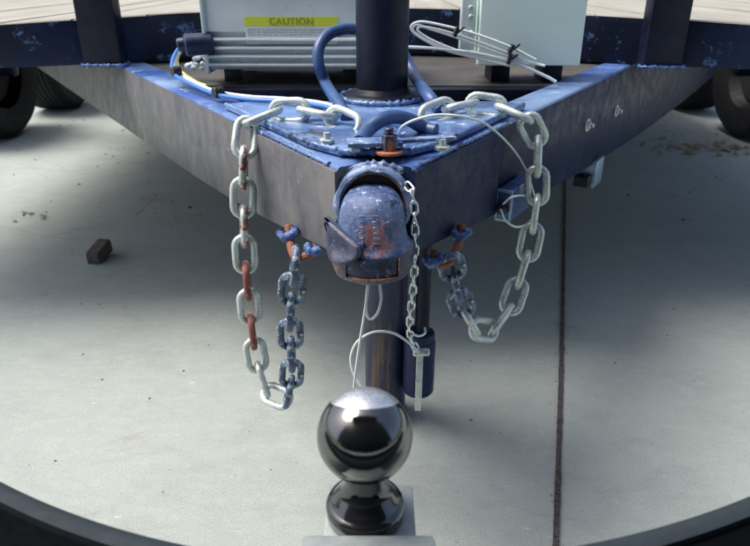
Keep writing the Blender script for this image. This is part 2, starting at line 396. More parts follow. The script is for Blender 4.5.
bm = bmesh.new(); cyl(bm, (bx, by, .418), (bx, by, .4285), .015, 6, .001); build('nut', bm, steel_bar, mt)

# ------------------------------------------------------------------ trailer
tr = thing('trailer', (0, 1.7, 0), 'blue flatbed trailer with an a-frame tongue and ball coupler facing the camera', 'trailer')
ZT, ZL = .59, .484
def on_face(px, py, off, s=1):
    a = Vector((s*.040, .672, 0)); t = (Vector((s*1.03, 2.22, 0))-a).normalized(); n = Vector((t.y*s, -t.x*s, 0))
    o0 = Vector((0, 0, H)); dr = at(px, py, y=1.0)-o0
    return o0+dr*(((a+n*off-o0).dot(n))/dr.dot(n))
for s in (-1, 1):
    # tongue beam: outer face follows a line measured on both edges
    a = Vector((s*.040, .672, 0)); b = Vector((s*1.03, 2.22, 0)); t = (b-a).normalized(); n = Vector((s*t.y, -abs(t.x), 0))  # outward/front normal
    n = Vector((t.y*s, -t.x*s, 0))
    def zlow(y):
        K = ((.60, .494), (.70, .484), (.94, .458), (1.10, .449), (1.40, .443), (1.8, .434), (3.0, .408)) if s < 0 else ((.60, .497), (.70, .484), (1.24, .416), (1.72, .387), (2.2, .372), (3.0, .365))
        for (y0, z0), (y1, z1) in zip(K, K[1:]):
            if y <= y1: return z0+(z1-z0)*(y-y0)/(y1-y0)
        return K[-1][1]
    def beam_loft(bm, t0, t1, off, th, dz, bv):
        secs = []; N_ = 40
        for k in range(N_+1):
            p = a+t*(t0+(t1-t0)*k/N_); zl = zlow(p.y)+dz; zt = ZT-dz
            sec = []
            for (o_, z_) in ((off, zl+bv), (off, zt-bv), (off-bv*.35, zt-bv*.3), (off-bv, zt), (off-th+bv, zt), (off-th, zt-bv), (off-th, zl+bv), (off-th+bv, zl), (off-bv, zl)):
                q = p+n*o_; sec.append(bm.verts.new((q.x, q.y, z_)))
            secs.append(sec)
        m_ = len(secs[0])
        for A, B in zip(secs, secs[1:]):
            for q in range(m_):
                f = bm.faces.new((A[q], A[(q+1) % m_], B[(q+1) % m_], B[q]))
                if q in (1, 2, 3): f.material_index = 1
        bm.faces.new(secs[0]); bm.faces.new(secs[-1][::-1])
    L = (Vector((s*1.45, 2.877, 0))-a).length
    bm = bmesh.new(); beam_loft(bm, 0, L, 0, .062, 0, .004)
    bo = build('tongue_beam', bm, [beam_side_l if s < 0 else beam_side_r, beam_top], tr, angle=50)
    tag(bo, 'dusty grey brown left tongue beam' if s < 0 else 'dark navy right tongue beam with two bolts')
    bm = bmesh.new(); SL = .225 if s < 0 else .235
    beam_loft(bm, -.002, SL, .0045, .0045, .0035, .0012)
    for f in bm.faces: f.material_index = 0
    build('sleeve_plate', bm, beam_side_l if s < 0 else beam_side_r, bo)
    # run of weld and thick paint along the top front edge near the apex
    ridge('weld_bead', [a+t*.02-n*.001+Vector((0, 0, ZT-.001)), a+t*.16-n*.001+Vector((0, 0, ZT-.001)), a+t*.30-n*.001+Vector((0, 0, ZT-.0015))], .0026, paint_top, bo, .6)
    if s > 0:
        for px, py in ((587, 125), (616, 111)):
            # point on the outer face for the pixel
            d0 = at(px, py, y=1.0); o0 = Vector((0, 0, H)); dr = (d0-o0)
            k = ((a-o0).dot(n))/dr.dot(n); q = o0+dr*k
            bm = bmesh.new(); cyl(bm, q-n*.002, q+n*.0025, .0130, 20, .0008); cyl(bm, q+n*.002, q+n*.007, .0085, 6, .0012); cyl(bm, q+n*.006, q+n*.013, .0045, 12, .001)
            build('bolt', bm, galv_m, bo)
# apex plates
def plate(name, pts, z0, z1, mat, parent, bev=.0015):
    bm = bmesh.new(); lo = [bm.verts.new((x, y, z0)) for x, y in pts]; hi = [bm.verts.new((x, y, z1)) for x, y in pts]
    bm.faces.new(lo[::-1]); bm.faces.new(hi); n = len(pts)
    for i in range(n): bm.faces.new((lo[i], lo[(i+1) % n], hi[(i+1) % n], hi[i]))
    bmesh.ops.bevel(bm, geom=bm.edges[:], offset=bev, segments=2, affect='EDGES')
    return build(name, bm, mat, parent)
plate('gusset_plate', [(-.040, .712), (.040, .712), (.080, .752), (.225, .985), (.19, 1.01), (-.19, 1.01), (-.225, .985), (-.080, .752)], ZT+.0015, ZT+.0085, paint_top, tr)
plate('bottom_gusset', [(-.030, .690), (.030, .690), (.20, .96), (-.20, .96)], ZL-.010, ZL-.003, paint_dark, tr)
plate('cross_plate', [(-.39, 1.235), (.39, 1.235), (.95, 2.10), (-.95, 2.10)], ZT-.012, ZT-.004, brown_plate, tr)
bm = bmesh.new(); box(bm, (0, 1.215, ZT-.03), (.70, .03, .05), None, .004); build('cross_member', bm, paint_dark, tr)

# front rail, gently bowed
def rail_y(x):
    k = min(1, abs(x)/.95); return 1.70 - .29*k*k*(3-2*k) - (.0 if x < 0 else .03*k)
bm = bmesh.new(); secs = []
xs = [-1.55+3.1*i/60 for i in range(61)]
for x in xs:
    y = rail_y(x); zt = .695-.027*min(1, abs(x)/.9)**2
    secs.append([bm.verts.new((x, y, ZT+.0015)), bm.verts.new((x, y-.003, ZT+.010)), bm.verts.new((x, y, zt)), bm.verts.new((x, y+.05, zt)), bm.verts.new((x, y+.05, ZT+.0015))])
for A, B in zip(secs, secs[1:]):
    for k in range(5): bm.faces.new((A[k], A[(k+1) % 5], B[(k+1) % 5], B[k]))
bm.faces.new(secs[0]); bm.faces.new(secs[-1][::-1])
build('front_rail', bm, paint_rail, tr, angle=40)
for s in (-1, 1):
    bm = bmesh.new(); box(bm, (s*1.525, 4.55, .64), (.05, 6.0, .09), None, .004); build('side_rail', bm, paint_rail, tr)
# deck of planks
bm = bmesh.new(); x = -1.5
def deck_z(x): return .695-.027*min(1, abs(x)/.9)**2+.004
while x < 1.5:
    wd = random.uniform(.135, .15); dzp = random.uniform(-.0012, .0012); xa, xb = x+.0022, x+wd-.0022; x += wd
    cols = []
    for k in range(5):
        q = xa+(xb-xa)*k/4; y0 = rail_y(q)+.0015; zt = deck_z(q)+dzp
        cols.append([bm.verts.new((q, y0, zt-.0025)), bm.verts.new((q, y0+.003, zt)), bm.verts.new((q, 7.5, zt)), bm.verts.new((q, 7.5, zt-.024)), bm.verts.new((q, y0+.052, zt-.024)), bm.verts.new((q, y0+.052, zt-.0025))])
    for A, B in zip(cols, cols[1:]):
        for k in range(6): bm.faces.new((A[k], A[(k+1) % 6], B[(k+1) % 6], B[k]))
    bm.faces.new(cols[0]); bm.faces.new(cols[-1][::-1])
build('deck', bm, plank_m, tr, angle=30)
# uprights
for s, (x0, x1, yb) in ((-1, (118, 153, 54)), (1, (614, 650, 57))):
    c = at((x0+x1)/2, yb, z=ZT+.004); wd = at(x1, yb, z=ZT+.004).x-at(x0, yb, z=ZT+.004).x
    yf = rail_y(c.x)-.052
    bm = bmesh.new(); box(bm, (c.x, yf+.022, ZT+.0035+.42), (wd*.95, .045, .84), None, .004)
    up = build('upright_post', bm, paint_dark, tr)
    ridge('weld_bead', [Vector((c.x-wd*.5, yf+.02, ZT+.004)), Vector((c.x-wd*.5, yf-.002, ZT+.004)), Vector((c.x, yf-.004, ZT+.004)), Vector((c.x+wd*.5, yf-.003, ZT+.004)), Vector((c.x+wd*.53, yf+.03, ZT+.006))], .0036, paint_weld, up, .7)
# wheels
for s, cy in ((-1, 3.34), (1, 3.34), (-1, 4.12), (1, 4.12)):
    cx = s*1.95; r = .335
    Mw = Matrix.Translation((cx, cy, r)) @ Matrix.Rotation(R(90), 4, 'Y')
    bm = bmesh.new(); hw = .125
    prof = [(.19, -hw*.8), (.24, -hw), (.30, -hw), (.326, -hw*.8)]
    for k in range(-3, 4):
        zc = k*hw*.22; prof += [(.3345, zc-.012), (.335, zc+.008), (.327, zc+.010), (.327, zc+.013)]
    prof += [(.326, hw*.8), (.30, hw), (.24, hw), (.19, hw*.8)]
    lathe(bm, prof, Mw, 72)
    wr = bpy.data.objects.new('wheel', None); COL.objects.link(wr); wr.location = (cx, cy, r); wr.parent = tr
    wr.matrix_parent_inverse = Matrix.Translation(tr.location).inverted()
    build('tyre', bm, tyre_m, wr)
    bm = bmesh.new(); lathe(bm, [(.195, -.10), (.18, -.08), (.16, .0), (.16, .05*-s), (.07, .03*-s), (0, .03*-s)], Mw, 40); build('rim', bm, simple('dark_wheel_steel', (.02, .021, .024), .6, .1, .4, .2, 20), wr)
    bm = bmesh.new(); cyl(bm, (s*1.0, cy, .52), (s*1.80, cy, .52), .03); box(bm, (s*1.80, cy, .43), (.05, .05, .24), None, .006); cyl(bm, (s*1.78, cy, r), (s*1.88, cy, r), .035); build('axle', bm, paint_dark, tr)

# coupler: horizontal collar + upright ball socket
cpl = bpy.data.objects.new('coupler', None); COL.objects.link(cpl); cpl.location = (-.003, .66, .53); cpl.parent = tr
cpl.matrix_parent_inverse = Matrix.Translation(tr.location).inverted()
cc = at(373, 205, y=.668)
Mc = Matrix.Translation(cc) @ Matrix.Rotation(R(-90-8), 4, 'X')          # local z towards +y, slightly raised
bm = bmesh.new()
lathe(bm, [(.0335, .003), (.0345, -.002), (.0370, -.0055), (.0405, -.0045), (.0432, .001), (.0440, .010), (.0435, .022), (.0425, .060), (.0325, .060), (.0325, .008)], Mc, 64)
for v_ in bm.verts:
    h = math.sin(v_.co.x*310+v_.co.z*120)*math.cos(v_.co.z*260+v_.co.y*200); v_.co += (v_.co-cc).normalized()*.0007*h
build('collar', bm, paint_collar, cpl, angle=50)
bm = bmesh.new(); lathe(bm, [(0, .006), (.0332, .006), (.0332, .05), (0, .05)], Mc, 40); build('collar_bore', bm, black_pl, cpl)
bm = bmesh.new(); lathe(bm, [(.0333, -.0005), (.0347, -.0015), (.0349, .004), (.0333, .004), (.0333, -.0005)], Mc, 48); build('rust_ring', bm, orange_rust, cpl)
# socket body, vertical loft: (z, halfwidth, front y, back y)
bm = bmesh.new(); rings = []
sx = -.003
S = [(.4790, .0290, .628, .690), (.4800, .0350, .619, .695), (.4840, .0405, .612, .70), (.4900, .0435, .6085, .70), (.4980, .0448, .607, .70), (.5100, .0450, .607, .70), (.5150, .0443, .6080, .70), (.5180, .0420, .6105, .70), (.5230, .0385, .614, .70),
     (.5320, .0365, .617, .70), (.5410, .0355, .619, .70), (.5500, .0345, .622, .70), (.5580, .0325, .626, .70), (.5650, .0290, .632, .70), (.5700, .0235, .641, .70), (.5730, .016, .652, .70), (.5742, .008, .664, .695)]
for z, hw, yf, yb in S:
    ring = []; cy = yf+hw*.95
    for k in range(56):
        a = 2*math.pi*k/56; x = hw*math.sin(a); y = -math.cos(a)
        yy = cy+(cy-yf)*y if y < 0 else cy+(yb-cy)*y*.999
        ring.append(bm.verts.new((sx+x, yy, z-.0028)))
    rings.append(ring)
for A, B in zip(rings, rings[1:]):
    for k in range(56): bm.faces.new((A[k], A[(k+1) % 56], B[(k+1) % 56], B[k]))
bm.faces.new(rings[0][::-1]); bm.faces.new(rings[-1])
bm.faces.ensure_lookup_table()
for f in bm.faces:
    if f.calc_center_median().z < .5125: f.material_index = 1
for v_ in bm.verts:
    h = math.sin(v_.co.x*190+v_.co.z*130)*math.cos(v_.co.z*210+v_.co.y*90); v_.co.y += .0006*h; v_.co.x += .0004*h
sock = build('ball_socket', bm, [paint_coupler, lip_paint], cpl, angle=60)
# embossed rusty frame on the lip
bm = bmesh.new()
def on_lip(px, z):
    x = px; return x
for (x0, x1, z0, z1) in ((-.029, .029, .4895, .4912), (-.029, -.0272, .4895, .5105), (.0272, .029, .4895, .5105)):
    n = 10; prev = None
    for i in range(n+1):
        x = x0+(x1-x0)*i/n; yf = .607+.0427-math.sqrt(max(0, .0450**2-x*x))*.95-.0002
        cur = [bm.verts.new((sx+x, yf-.0014, z0-.002)), bm.verts.new((sx+x, yf-.0014, z1-.002)), bm.verts.new((sx+x, yf+.004, z1-.0015)), bm.verts.new((sx+x, yf+.004, z0-.0025))]
        if prev:
            for k in range(4): bm.faces.new((prev[k], prev[(k+1) % 4], cur[(k+1) % 4], cur[k]))
        else: bm.faces.new(cur)
        prev = cur
    bm.faces.new(prev[::-1])
build('embossed_frame', bm, worn('patchy_rusted_edge', (.04, .05, .09), (.20, .09, .06), (.42, .2, .1), .5, 50, .5, (.45, .17, .06), .52), sock)
# cast lettering remains: small raised ticks on the nose
bm = bmesh.new()
for r_ in range(7):
    for c_ in (-1, 1):
        z = .520+r_*.0058; x = c_*.0068+random.uniform(-.001, .001)
        yf = .6165+.0345*.95-.95*math.sqrt(.0355**2-x*x)+max(0, z-.54)*.20-.0010
        box(bm, (sx+x-.003, yf, z), (.0062, .003, .0016), None, .0005, seg=1)
        if random.random() < .7: box(bm, (sx+x+random.choice((-.005, -.001)), yf, z+.0018), (.0016, .003, .0034), None, .0004, seg=1)
build('cast_marking', bm, paint_collar, sock)
# flared clamp ear at the left of the socket
bm = bmesh.new()
ear = [(321, 215, .646), (328, 221, .634), (338, 230, .621), (349, 239, .608), (359, 248, .600), (360, 258, .600), (350, 266, .602), (336, 268, .610), (327, 262, .622), (324, 246, .632), (323, 230, .640)]
vo = [bm.verts.new(at(px, py, y=yy)) for px, py, yy in ear]
vb = [bm.verts.new(at(px, py, y=yy)+Vector((.004, .026, -.006))) for px, py, yy in ear]
cf = bm.verts.new(at(337, 248, y=.628)); n = len(vo)
for i in range(n):
    j = (i+1) % n
    bm.faces.new((vo[i], vo[j], cf)); bm.faces.new((vb[j], vb[i], vo[i], vo[j]))
bm.faces.new(vb[::-1])
es = [e for e in bm.edges if len(e.link_faces) == 2 and all((v_ in vo) for v_ in e.verts)]
bmesh.ops.bevel(bm, geom=es, offset=.0036, segments=3, affect='EDGES')
bmesh.ops.triangulate(bm, faces=bm.faces[:])
for _ in range(2):
    bmesh.ops.subdivide_edges(bm, edges=[e for e in bm.edges if e.calc_length() > .004], cuts=1)
    bmesh.ops.triangulate(bm, faces=[f for f in bm.faces if len(f.verts) > 3])
for _ in range(4): bmesh.ops.smooth_vert(bm, verts=bm.verts[:], factor=.5, use_axis_x=True, use_axis_y=True, use_axis_z=True)
build('clamp_ear', bm, worn('worn_lilac_iron', (.03, .036, .08), (.11, .12, .19), (.34, .36, .46), .60, 80, .25, (.10, .05, .06), .66, bump=.8), cpl, angle=75)
# latch on top of the apex
lt = at(378, 150, z=ZT+.012)
bm = bmesh.new(); box(bm, (lt.x-.004, lt.y+.006, ZT+.019), (.060, .028, .005), Matrix.Rotation(R(6), 4, 'Z'), .0015)
box(bm, (lt.x+.045, lt.y+.012, ZT+.0205), (.085, .012, .004), Matrix.Rotation(R(14), 4, 'Z'), .0012); lp = build('latch_plate', bm, paint_collar, cpl)
bm = bmesh.new(); cyl(bm, (lt.x+.012, lt.y-.003, ZT+.008), (lt.x+.012, lt.y-.003, ZT+.030), .0085, 6, .001); cyl(bm, (lt.x+.012, lt.y-.003, ZT+.030), (lt.x+.012, lt.y-.003, ZT+.037), .005, 14, .001)
build('latch_bolt', bm, lip_paint, lp)
bm = bmesh.new(); cyl(bm, (lt.x+.012, lt.y-.003, ZT+.0086), (lt.x+.012, lt.y-.003, ZT+.0125), .015, 24, .001); build('rusty_washer', bm, orange_rust, lp)
for (px, py) in ((327, 143), (442, 150), (356, 151)):
    q = at(px, py, z=ZT+.009)
    bm = bmesh.new(); cyl(bm, q, q+Vector((0, 0, .005)), .009, 6, .001); cyl(bm, q+Vector((0, 0, .005)), q+Vector((0, 0, .012)), .004, 12); build('bolt', bm, galv_m, cpl)
for sg in (-1, 1):
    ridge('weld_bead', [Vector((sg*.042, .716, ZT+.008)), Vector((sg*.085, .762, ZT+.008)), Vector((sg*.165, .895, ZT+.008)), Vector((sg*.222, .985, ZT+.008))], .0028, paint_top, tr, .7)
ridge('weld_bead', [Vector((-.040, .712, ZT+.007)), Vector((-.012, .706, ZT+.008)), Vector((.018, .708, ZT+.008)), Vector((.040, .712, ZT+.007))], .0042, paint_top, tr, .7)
ridge('weld_bead', [Vector((-.036, .684, .570)), Vector((-.030, .682, .584)), Vector((0, .684, .590)), Vector((.030, .682, .584)), Vector((.038, .684, .570))], .0042, paint_collar, tr, .7)
# chain lugs with weld, underside of the beams
lug = {}
for key, (p1, p2, pc) in {'l': ((289, 236), (316, 250), (297, 246)), 'r': ((461, 236), (434, 262), (449, 250))}.items():
    a1, a2, ac = at(*p1, y=.745), at(*p2, y=.715), at(*pc, y=.725)
    bm = bmesh.new(); sweep(bm, catmull([a1+Vector((0, .01, .01)), a1, ac+Vector((0, -.012, -.010)), a2, a2+Vector((0, .01, .01))], 6), .0055, 10)
    lg = build('chain_lug', bm, rusty, tr); lug[key] = ac
    for q in (a1, a2):
        ridge('weld_bead', [q+Vector((-.011, 0, .006)), q+Vector((-.005, -.007, .001)), q+Vector((.005, -.006, .004)), q+Vector((.010, .002, .009))], .0056, paint_weld, lg, .35, .0022, 14)
# angle bracket below the right beam
bq = on_face(598, 170, .006)
bm = bmesh.new(); tB = (Vector((1.03, 2.22, 0))-Vector((.04, .672, 0))).normalized(); nB = Vector((tB.y, -tB.x, 0))
Rb = Matrix(((nB.x, tB.x, 0, 0), (nB.y, tB.y, 0, 0), (0, 0, 1, 0), (0, 0, 0, 1)))
box(bm, bq-Vector((0, 0, .004)), (.005, .060, .056), Rb, .001); box(bm, bq-nB*.016+Vector((0, 0, .0205)), (.028, .060, .004), Rb, .001)
box(bm, bq-nB*.016-tB*.028, (.028, .004, .042), Rb, .001)
tb = build('bracket', bm, simple('steel_blue_bracket', (.20, .30, .42), .35, .2, .5, .2, 40), tr)
bm = bmesh.new(); cyl(bm, bq-nB*.012+tB*.028+Vector((0, 0, .006)), bq-nB*.012+tB*.046+Vector((0, 0, .006)), .006, 12, .001); build('bolt', bm, paint_dark, tb); bm = bmesh.new(); box(bm, bq-nB*.018-tB*.045+Vector((0, 0, -.014)), (.030, .030, .022), Rb, .002)
build('bolt', bm, paint_dark, tb)

# ------------------------------------------------------------------ tongue jack
jy = 1.03; jx = at(382, 105, y=jy).x
jk = thing('tongue_jack', (jx, jy, 0), 'dark navy tongue jack post standing upright through the tongue behind the coupler', 'trailer jack')
bm = bmesh.new(); rj = .0395; lathe(bm, [(0, .50), (rj, .50), (rj, 1.08), (rj-.004, 1.085), (0, 1.085)], Matrix.Translation((jx, jy, 0)), 40); build('outer_tube', bm, paint_dark, jk)
bm = bmesh.new(); lathe(bm, [(rj+.0005, ZT+.009), (.060, ZT+.009), (.061, ZT+.014), (.058, ZT+.017), (rj+.006, ZT+.019), (rj+.0005, ZT+.026)], Matrix.Translation((jx, jy, 0)), 40)
fl = build('flange', bm, paint_dark, jk)
bm = bmesh.new()
bm.free(); ridge('weld_bead', [Vector((jx+.064*math.cos(a), jy+.064*math.sin(a), ZT+.011)) for a in [k*math.pi/6 for k in range(12)]], .0048, paint_top, fl, .7)
jlx = at(386, 330, y=jy).x
def rusted_tube(name):
    m = NM(name); sx_ = m.t.nodes.new('ShaderNodeSeparateXYZ'); m.t.links.new(m.tc.outputs['Object'], sx_.inputs[0])
    n_ = m.noise(16, 6, .7, (2.2, 1, .16))
    c = m.mix(m.ramp(m.noise(30, 5, .7), [(.35, 0), (.7, 1)]), (.008, .014, .045), (.022, .035, .09))
    c = m.mix(m.ramp(n_, [(.52, 0), (.60, 1)]), c, (.13, .075, .05))
    m.col(c).set(.4, 0, .5).bump(m.noise(120, 6), .4, .001); return m.m
rt = rusted_tube('rust_streaked_navy')
bm = bmesh.new(); lathe(bm, [(0, .02), (.037, .02), (.038, .03), (.038, .51), (0, .51)], Matrix.Translation((jlx, jy, 0)), 40); build('inner_tube', bm, rt, jk)
bm = bmesh.new(); lathe(bm, [(0, .0), (.052, .0), (.055, .006), (.040, .020), (0, .020)], Matrix.Translation((jlx-.012, jy, 0)), 32); build('foot', bm, paint_dark, jk)
sx_, sy_ = at(420, 340, y=.985).x, .985
ztop = at(420, 336, y=sy_).z; zbot = at(420, 395, y=sy_).z
bm = bmesh.new(); sxx = at(423, 300, y=1.0).x; lathe(bm, [(0, ztop-.01), (.0125, ztop-.01), (.0125, .49), (0, .49)], Matrix.Translation((sxx, 1.0, 0)), 24); build('side_tube', bm, paint_dark, jk)
bm = bmesh.new(); cxx = at(419, 360, y=1.0).x
lathe(bm, [(0, zbot), (.026, zbot), (.0285, zbot+.004), (.0285, ztop-.02), (.027, ztop-.016), (.0255, ztop-.015), (.0255, ztop-.008), (.027, ztop-.006), (.0255, ztop), (.022, ztop+.001), (0, ztop+.001)], Matrix.Translation((cxx, 1.0, 0)), 40)
sm = worn('satin_navy_cylinder', (.010, .017, .06), (.018, .028, .085), (.08, .12, .25), .70, 20, .4, spec=.3)
build('side_cylinder', bm, sm, jk)
bm = bmesh.new(); box(bm, ((cxx+jlx)/2, 1.02, (ztop+zbot)/2), (.05, .012, .06), None, .002); build('mount_bracket', bm, paint_dark, jk)
bm = bmesh.new(); box(bm, (jx+.10, jy, 1.05), (.16, .012, .02), None, .003); cyl(bm, (jx+.17, jy, 1.05), (jx+.17, jy-.09, 1.05), .012, 16, .002); build('crank_handle', bm, paint_dark, jk)

# ------------------------------------------------------------------ chains
LM = {}
def link_mesh(kind, mat, r, pitch, width, twist=0):
    key = (kind, mat.name)
    if key in LM: return LM[key]
    bm = bmesh.new(); hw = (width-2*r)/2; hl = pitch/2+r-hw; pts = []
    for k in range(9): a = math.pi*k/8; pts.append(Vector((hw*math.cos(a), hl+hw*math.sin(a), 0)))
    for k in range(1, 3): pts.append(Vector((-hw, hl-2*hl*k/3, 0)))
    for k in range(9): a = math.pi+math.pi*k/8; pts.append(Vector((hw*math.cos(a), -hl+hw*math.sin(a), 0)))
    for k in range(1, 3): pts.append(Vector((hw, -hl+2*hl*k/3, 0)))
    if twist:
        for p in pts:
            a = twist*p.y/(hl+hw); p.x, p.z = p.x*math.cos(a)-p.z*math.sin(a), p.x*math.sin(a)+p.z*math.cos(a)
    sweep(bm, pts, r, 12, closed=True)
    bmesh.ops.recalc_face_normals(bm, faces=bm.faces[:])
    for f in bm.faces: f.smooth = True
    me = bpy.data.meshes.new('chain_link'); bm.to_mesh(me); bm.free(); me.materials.append(mat); LM[key] = me; return me

def resample(pts, step):
    pts = catmull(pts, 24); out = [pts[0].copy()]; acc = out[0]
    for i in range(1, len(pts)):
        while (pts[i]-acc).length >= step:
            # move along the segment until the chord is one step
            lo, hi = 0.0, 1.0; A, B = pts[i-1], pts[i]
            if (A-acc).length >= step: acc = A.copy(); out.append(acc); continue
            for _ in range(24):
                mid = (lo+hi)/2
                if ((A+(B-A)*mid)-acc).length < step: lo = mid
                else: hi = mid
            acc = A+(B-A)*hi; out.append(acc)
    return out

def chain(root, pts, pitch, r, width, kind, mats, phase=0, twist=0, seed=1, jitter=6):
    rnd = random.Random(seed); best = None
    for k in range(61):
        st = pitch*(.965+.07*k/60); Q = resample(pts, st); d = (Q[-1]-pts[-1]).length
        if best is None or d < best[0]: best = (d, Q)
    P = best[1]
    for i in range(len(P)-1):
        a, b = P[i], P[i+1]; c = (a+b)/2; t = (b-a).normalized()
        view = (Vector((0, 0, H))-c).normalized(); side = t.cross(view).normalized(); nrm = side.cross(t).normalized()
        if (i+phase) % 2: X, Z = nrm, -side
        else: X, Z = side, nrm
        if jitter:
            aa = R(rnd.uniform(-jitter, jitter)); X, Z = X*math.cos(aa)+Z*math.sin(aa), Z*math.cos(aa)-X*math.sin(aa)
        Mx = Matrix(((X.x, t.x, Z.x, c.x), (X.y, t.y, Z.y, c.y), (X.z, t.z, Z.z, c.z), (0, 0, 0, 1)))
        mt_ = mats(i, len(P)-1)
        o = bpy.data.objects.new('chain_link', link_mesh(kind, mt_, r, pitch, width, twist)); COL.objects.link(o)
        adopt(o, root); o.matrix_basis = Mx
    return len(P)-1

cl = [at(355, 127, z=ZT+.010), at(333, 117, z=ZT+.018), at(308, 111, z=ZT+.022), at(280, 111, z=ZT+.020), at(258, 117, z=ZT+.010), at(245, 128, y=.845), at(244, 165, y=.832),
      at(243, 205, y=.832), at(245, 255, y=.83), at(249, 300, y=.83), at(254, 345, y=.83), at(262, 380, y=.825), at(273, 403, y=.81), at(284, 406, y=.80), at(292, 375, y=.78), at(290, 330, y=.755), at(292, 290, y=.735), lug['l']+Vector((0, -.012, -.006))]
r1 = thing('safety_chain', at(275, 402, y=.83), 'left heavy galvanised safety chain hanging straight down with rusty red links and a looped end', 'safety chain', 'safety chains on the trailer tongue')
def mats_l(i, n):
    if i >= n-7: return splash
    if i in (9, 11): return rust_link
    if i in (5, 7): return galv_r
    return galv_m
nl = chain(r1, cl, .0415, .0050, .036, 'big', mats_l, 0, seed=3)
cr = [at(425, 118, z=ZT+.012), at(440, 111, z=ZT+.020), at(470, 104, z=ZT+.022), at(500, 108, z=ZT+.018), at(522, 116, z=ZT+.012), at(537, 132, y=.895), at(537, 165, y=.89), at(537, 200, y=.885),
      at(530, 245, y=.87), at(518, 285, y=.85), at(505, 318, y=.82), at(487, 334, y=.80), at(470, 324, y=.78), at(460, 300, y=.76), at(454, 275, y=.735), lug['r']+Vector((0, -.012, -.006))]
r2 = thing('safety_chain', at(487, 334, y=.80), 'right heavy galvanised safety chain hanging in a curved u shaped loop without rust', 'safety chain', 'safety chains on the trailer tongue')
chain(r2, cr, .0415, .0050, .036, 'big', lambda i, n: splash if i >= n-3 else galv_m, 0, seed=5)

# pin and its little chain
r3 = thing('hitch_pin', at(418, 410, y=.70), 'thin zinc chain hanging beside the coupler with a flat galvanised lock pin at its end', 'hitch pin')
chain(r3, [at(406, 184, y=.668), at(413, 195, y=.655), at(415, 230, y=.655), at(414, 280, y=.66), at(410, 320, y=.675), at(411, 338, y=.69), at(417, 350, y=.695)], .0125, .00125, .0098, 'small', lambda i, n: chain_small_m, 0, twist=R(28), seed=9, jitter=14)
pt = at(420, 352, y=.70); pb = at(418, 410, y=.70)
bm = bmesh.new(); box(bm, (pt+pb)/2, (.0085, .004, (pt-pb).length), Matrix.Rotation(math.atan2(pb.x-pt.x, pt.z-pb.z), 4, 'Y') , .0012)
build('pin', bm, galv_m, r3)
bm = bmesh.new(); blob(bm, pt, .0075, 1, 0); blob(bm, pt+Vector((.006, 0, 0)), .006, 1, 0); cyl(bm, pt+Vector((-.009, -.001, 0)), pt+Vector((.012, -.001, .001)), .0052, 16, .0015)
build('pin_head', bm, galv_m, r3)
bm = bmesh.new(); sweep(bm, catmull([at(413, 334, y=.69), at(419, 336, y=.692), at(425, 333, y=.70), at(425, 328, y=.71)], 6), .0016, 8); build('clip', bm, chain_small_m, r3)

# ------------------------------------------------------------------ cables
def cable(name, pts, r, mat, label, cat, parent=None, n=12, seg=10):
    bm = bmesh.new(); sweep(bm, catmull(pts, n), r, seg); o = build(name, bm, mat, parent, angle=80)
    if label: tag(o, label, cat)
    return o
Y1 = .66
cable('lanyard_cable', [at(380, 284, y=.665), at(381, 300, y=Y1), at(377, 314, y=Y1), at(370, 319, y=Y1), at(366, 310, y=Y1), at(367, 292, y=.655), at(368, 286, y=.655), at(365, 310, y=.65), at(361, 335, y=.65), at(357, 362, y=.65), at(354, 390, y=.65), at(357, 402, y=.65),
      at(366, 398, y=.655), at(361, 386, y=.66), at(353, 372, y=.665), at(351, 356, y=.67), at(358, 341, y=.675), at(374, 332, y=.68), at(393, 333, y=.685), at(408, 342, y=.69), at(419, 352, y=.695)], .0016, wire_white,
      'thin white lanyard cable looping under the coupler down to the lock pin', 'cable')
sw = on_face(506, 204, .012); sy = sw.y-.035
bsw = thing('breakaway_switch', sw, 'small blue breakaway switch box with black plug on the dark right tongue beam', 'switch box')
bm = bmesh.new()
t_ = (Vector((1.03, 2.22, 0))-Vector((.04, .672, 0))).normalized(); n_ = Vector((t_.y, -t_.x, 0))
Rs = Matrix(((n_.x, t_.x, 0, 0), (n_.y, t_.y, 0, 0), (0, 0, 1, 0), (0, 0, 0, 1)))
box(bm, sw+t_*.03, (.021, .08, .046), Rs, .0015)
b1 = build('housing', bm, simple('navy_switch_plastic', (.05, .11, .27), .3, 0, .5, .25, 40), bsw)
bm = bmesh.new(); q0 = sw-t_*.0085
for dz, dx, s_ in ((.0213, 0, (.023, .004, .004)), (-.0213, 0, (.023, .004, .004)), (0, .0105, (.003, .004, .0385)), (0, -.0105, (.003, .004, .0385))):
    box(bm, q0+n_*dx+Vector((0, 0, dz)), s_, Rs, .0005, seg=1)
build('front_frame', bm, simple('pale_switch_frame', (.32, .45, .52), .35, .2, .5, .1, 40), b1)
bm = bmesh.new(); cyl(bm, q0+Vector((0, 0, -.004))+t_*.004, q0-t_*.010+Vector((0, 0, -.004)), .008, 16, .001); build('plug', bm, black_pl, bsw)
pg = q0-t_*.010+Vector((0, 0, -.004))
cable('breakaway_cable', [at(398, 134, z=ZT+.02), at(403, 126, z=ZT+.035), at(418, 119, z=ZT+.045), at(440, 115, z=ZT+.05), at(468, 118, z=ZT+.045), at(490, 127, z=ZT+.02), on_face(512, 148, .016), on_face(525, 168, .022), on_face(532, 188, .028), on_face(536, 205, .03), on_face(531, 220, .03), at(518, 227, y=sy), at(506, 221, y=sy-.004), at(502, 212, y=sy)+Vector((0, .006, 0)), pg],
      .0015, wire_white, 'thin white breakaway cable arching over the right beam and curling to the switch box', 'cable')
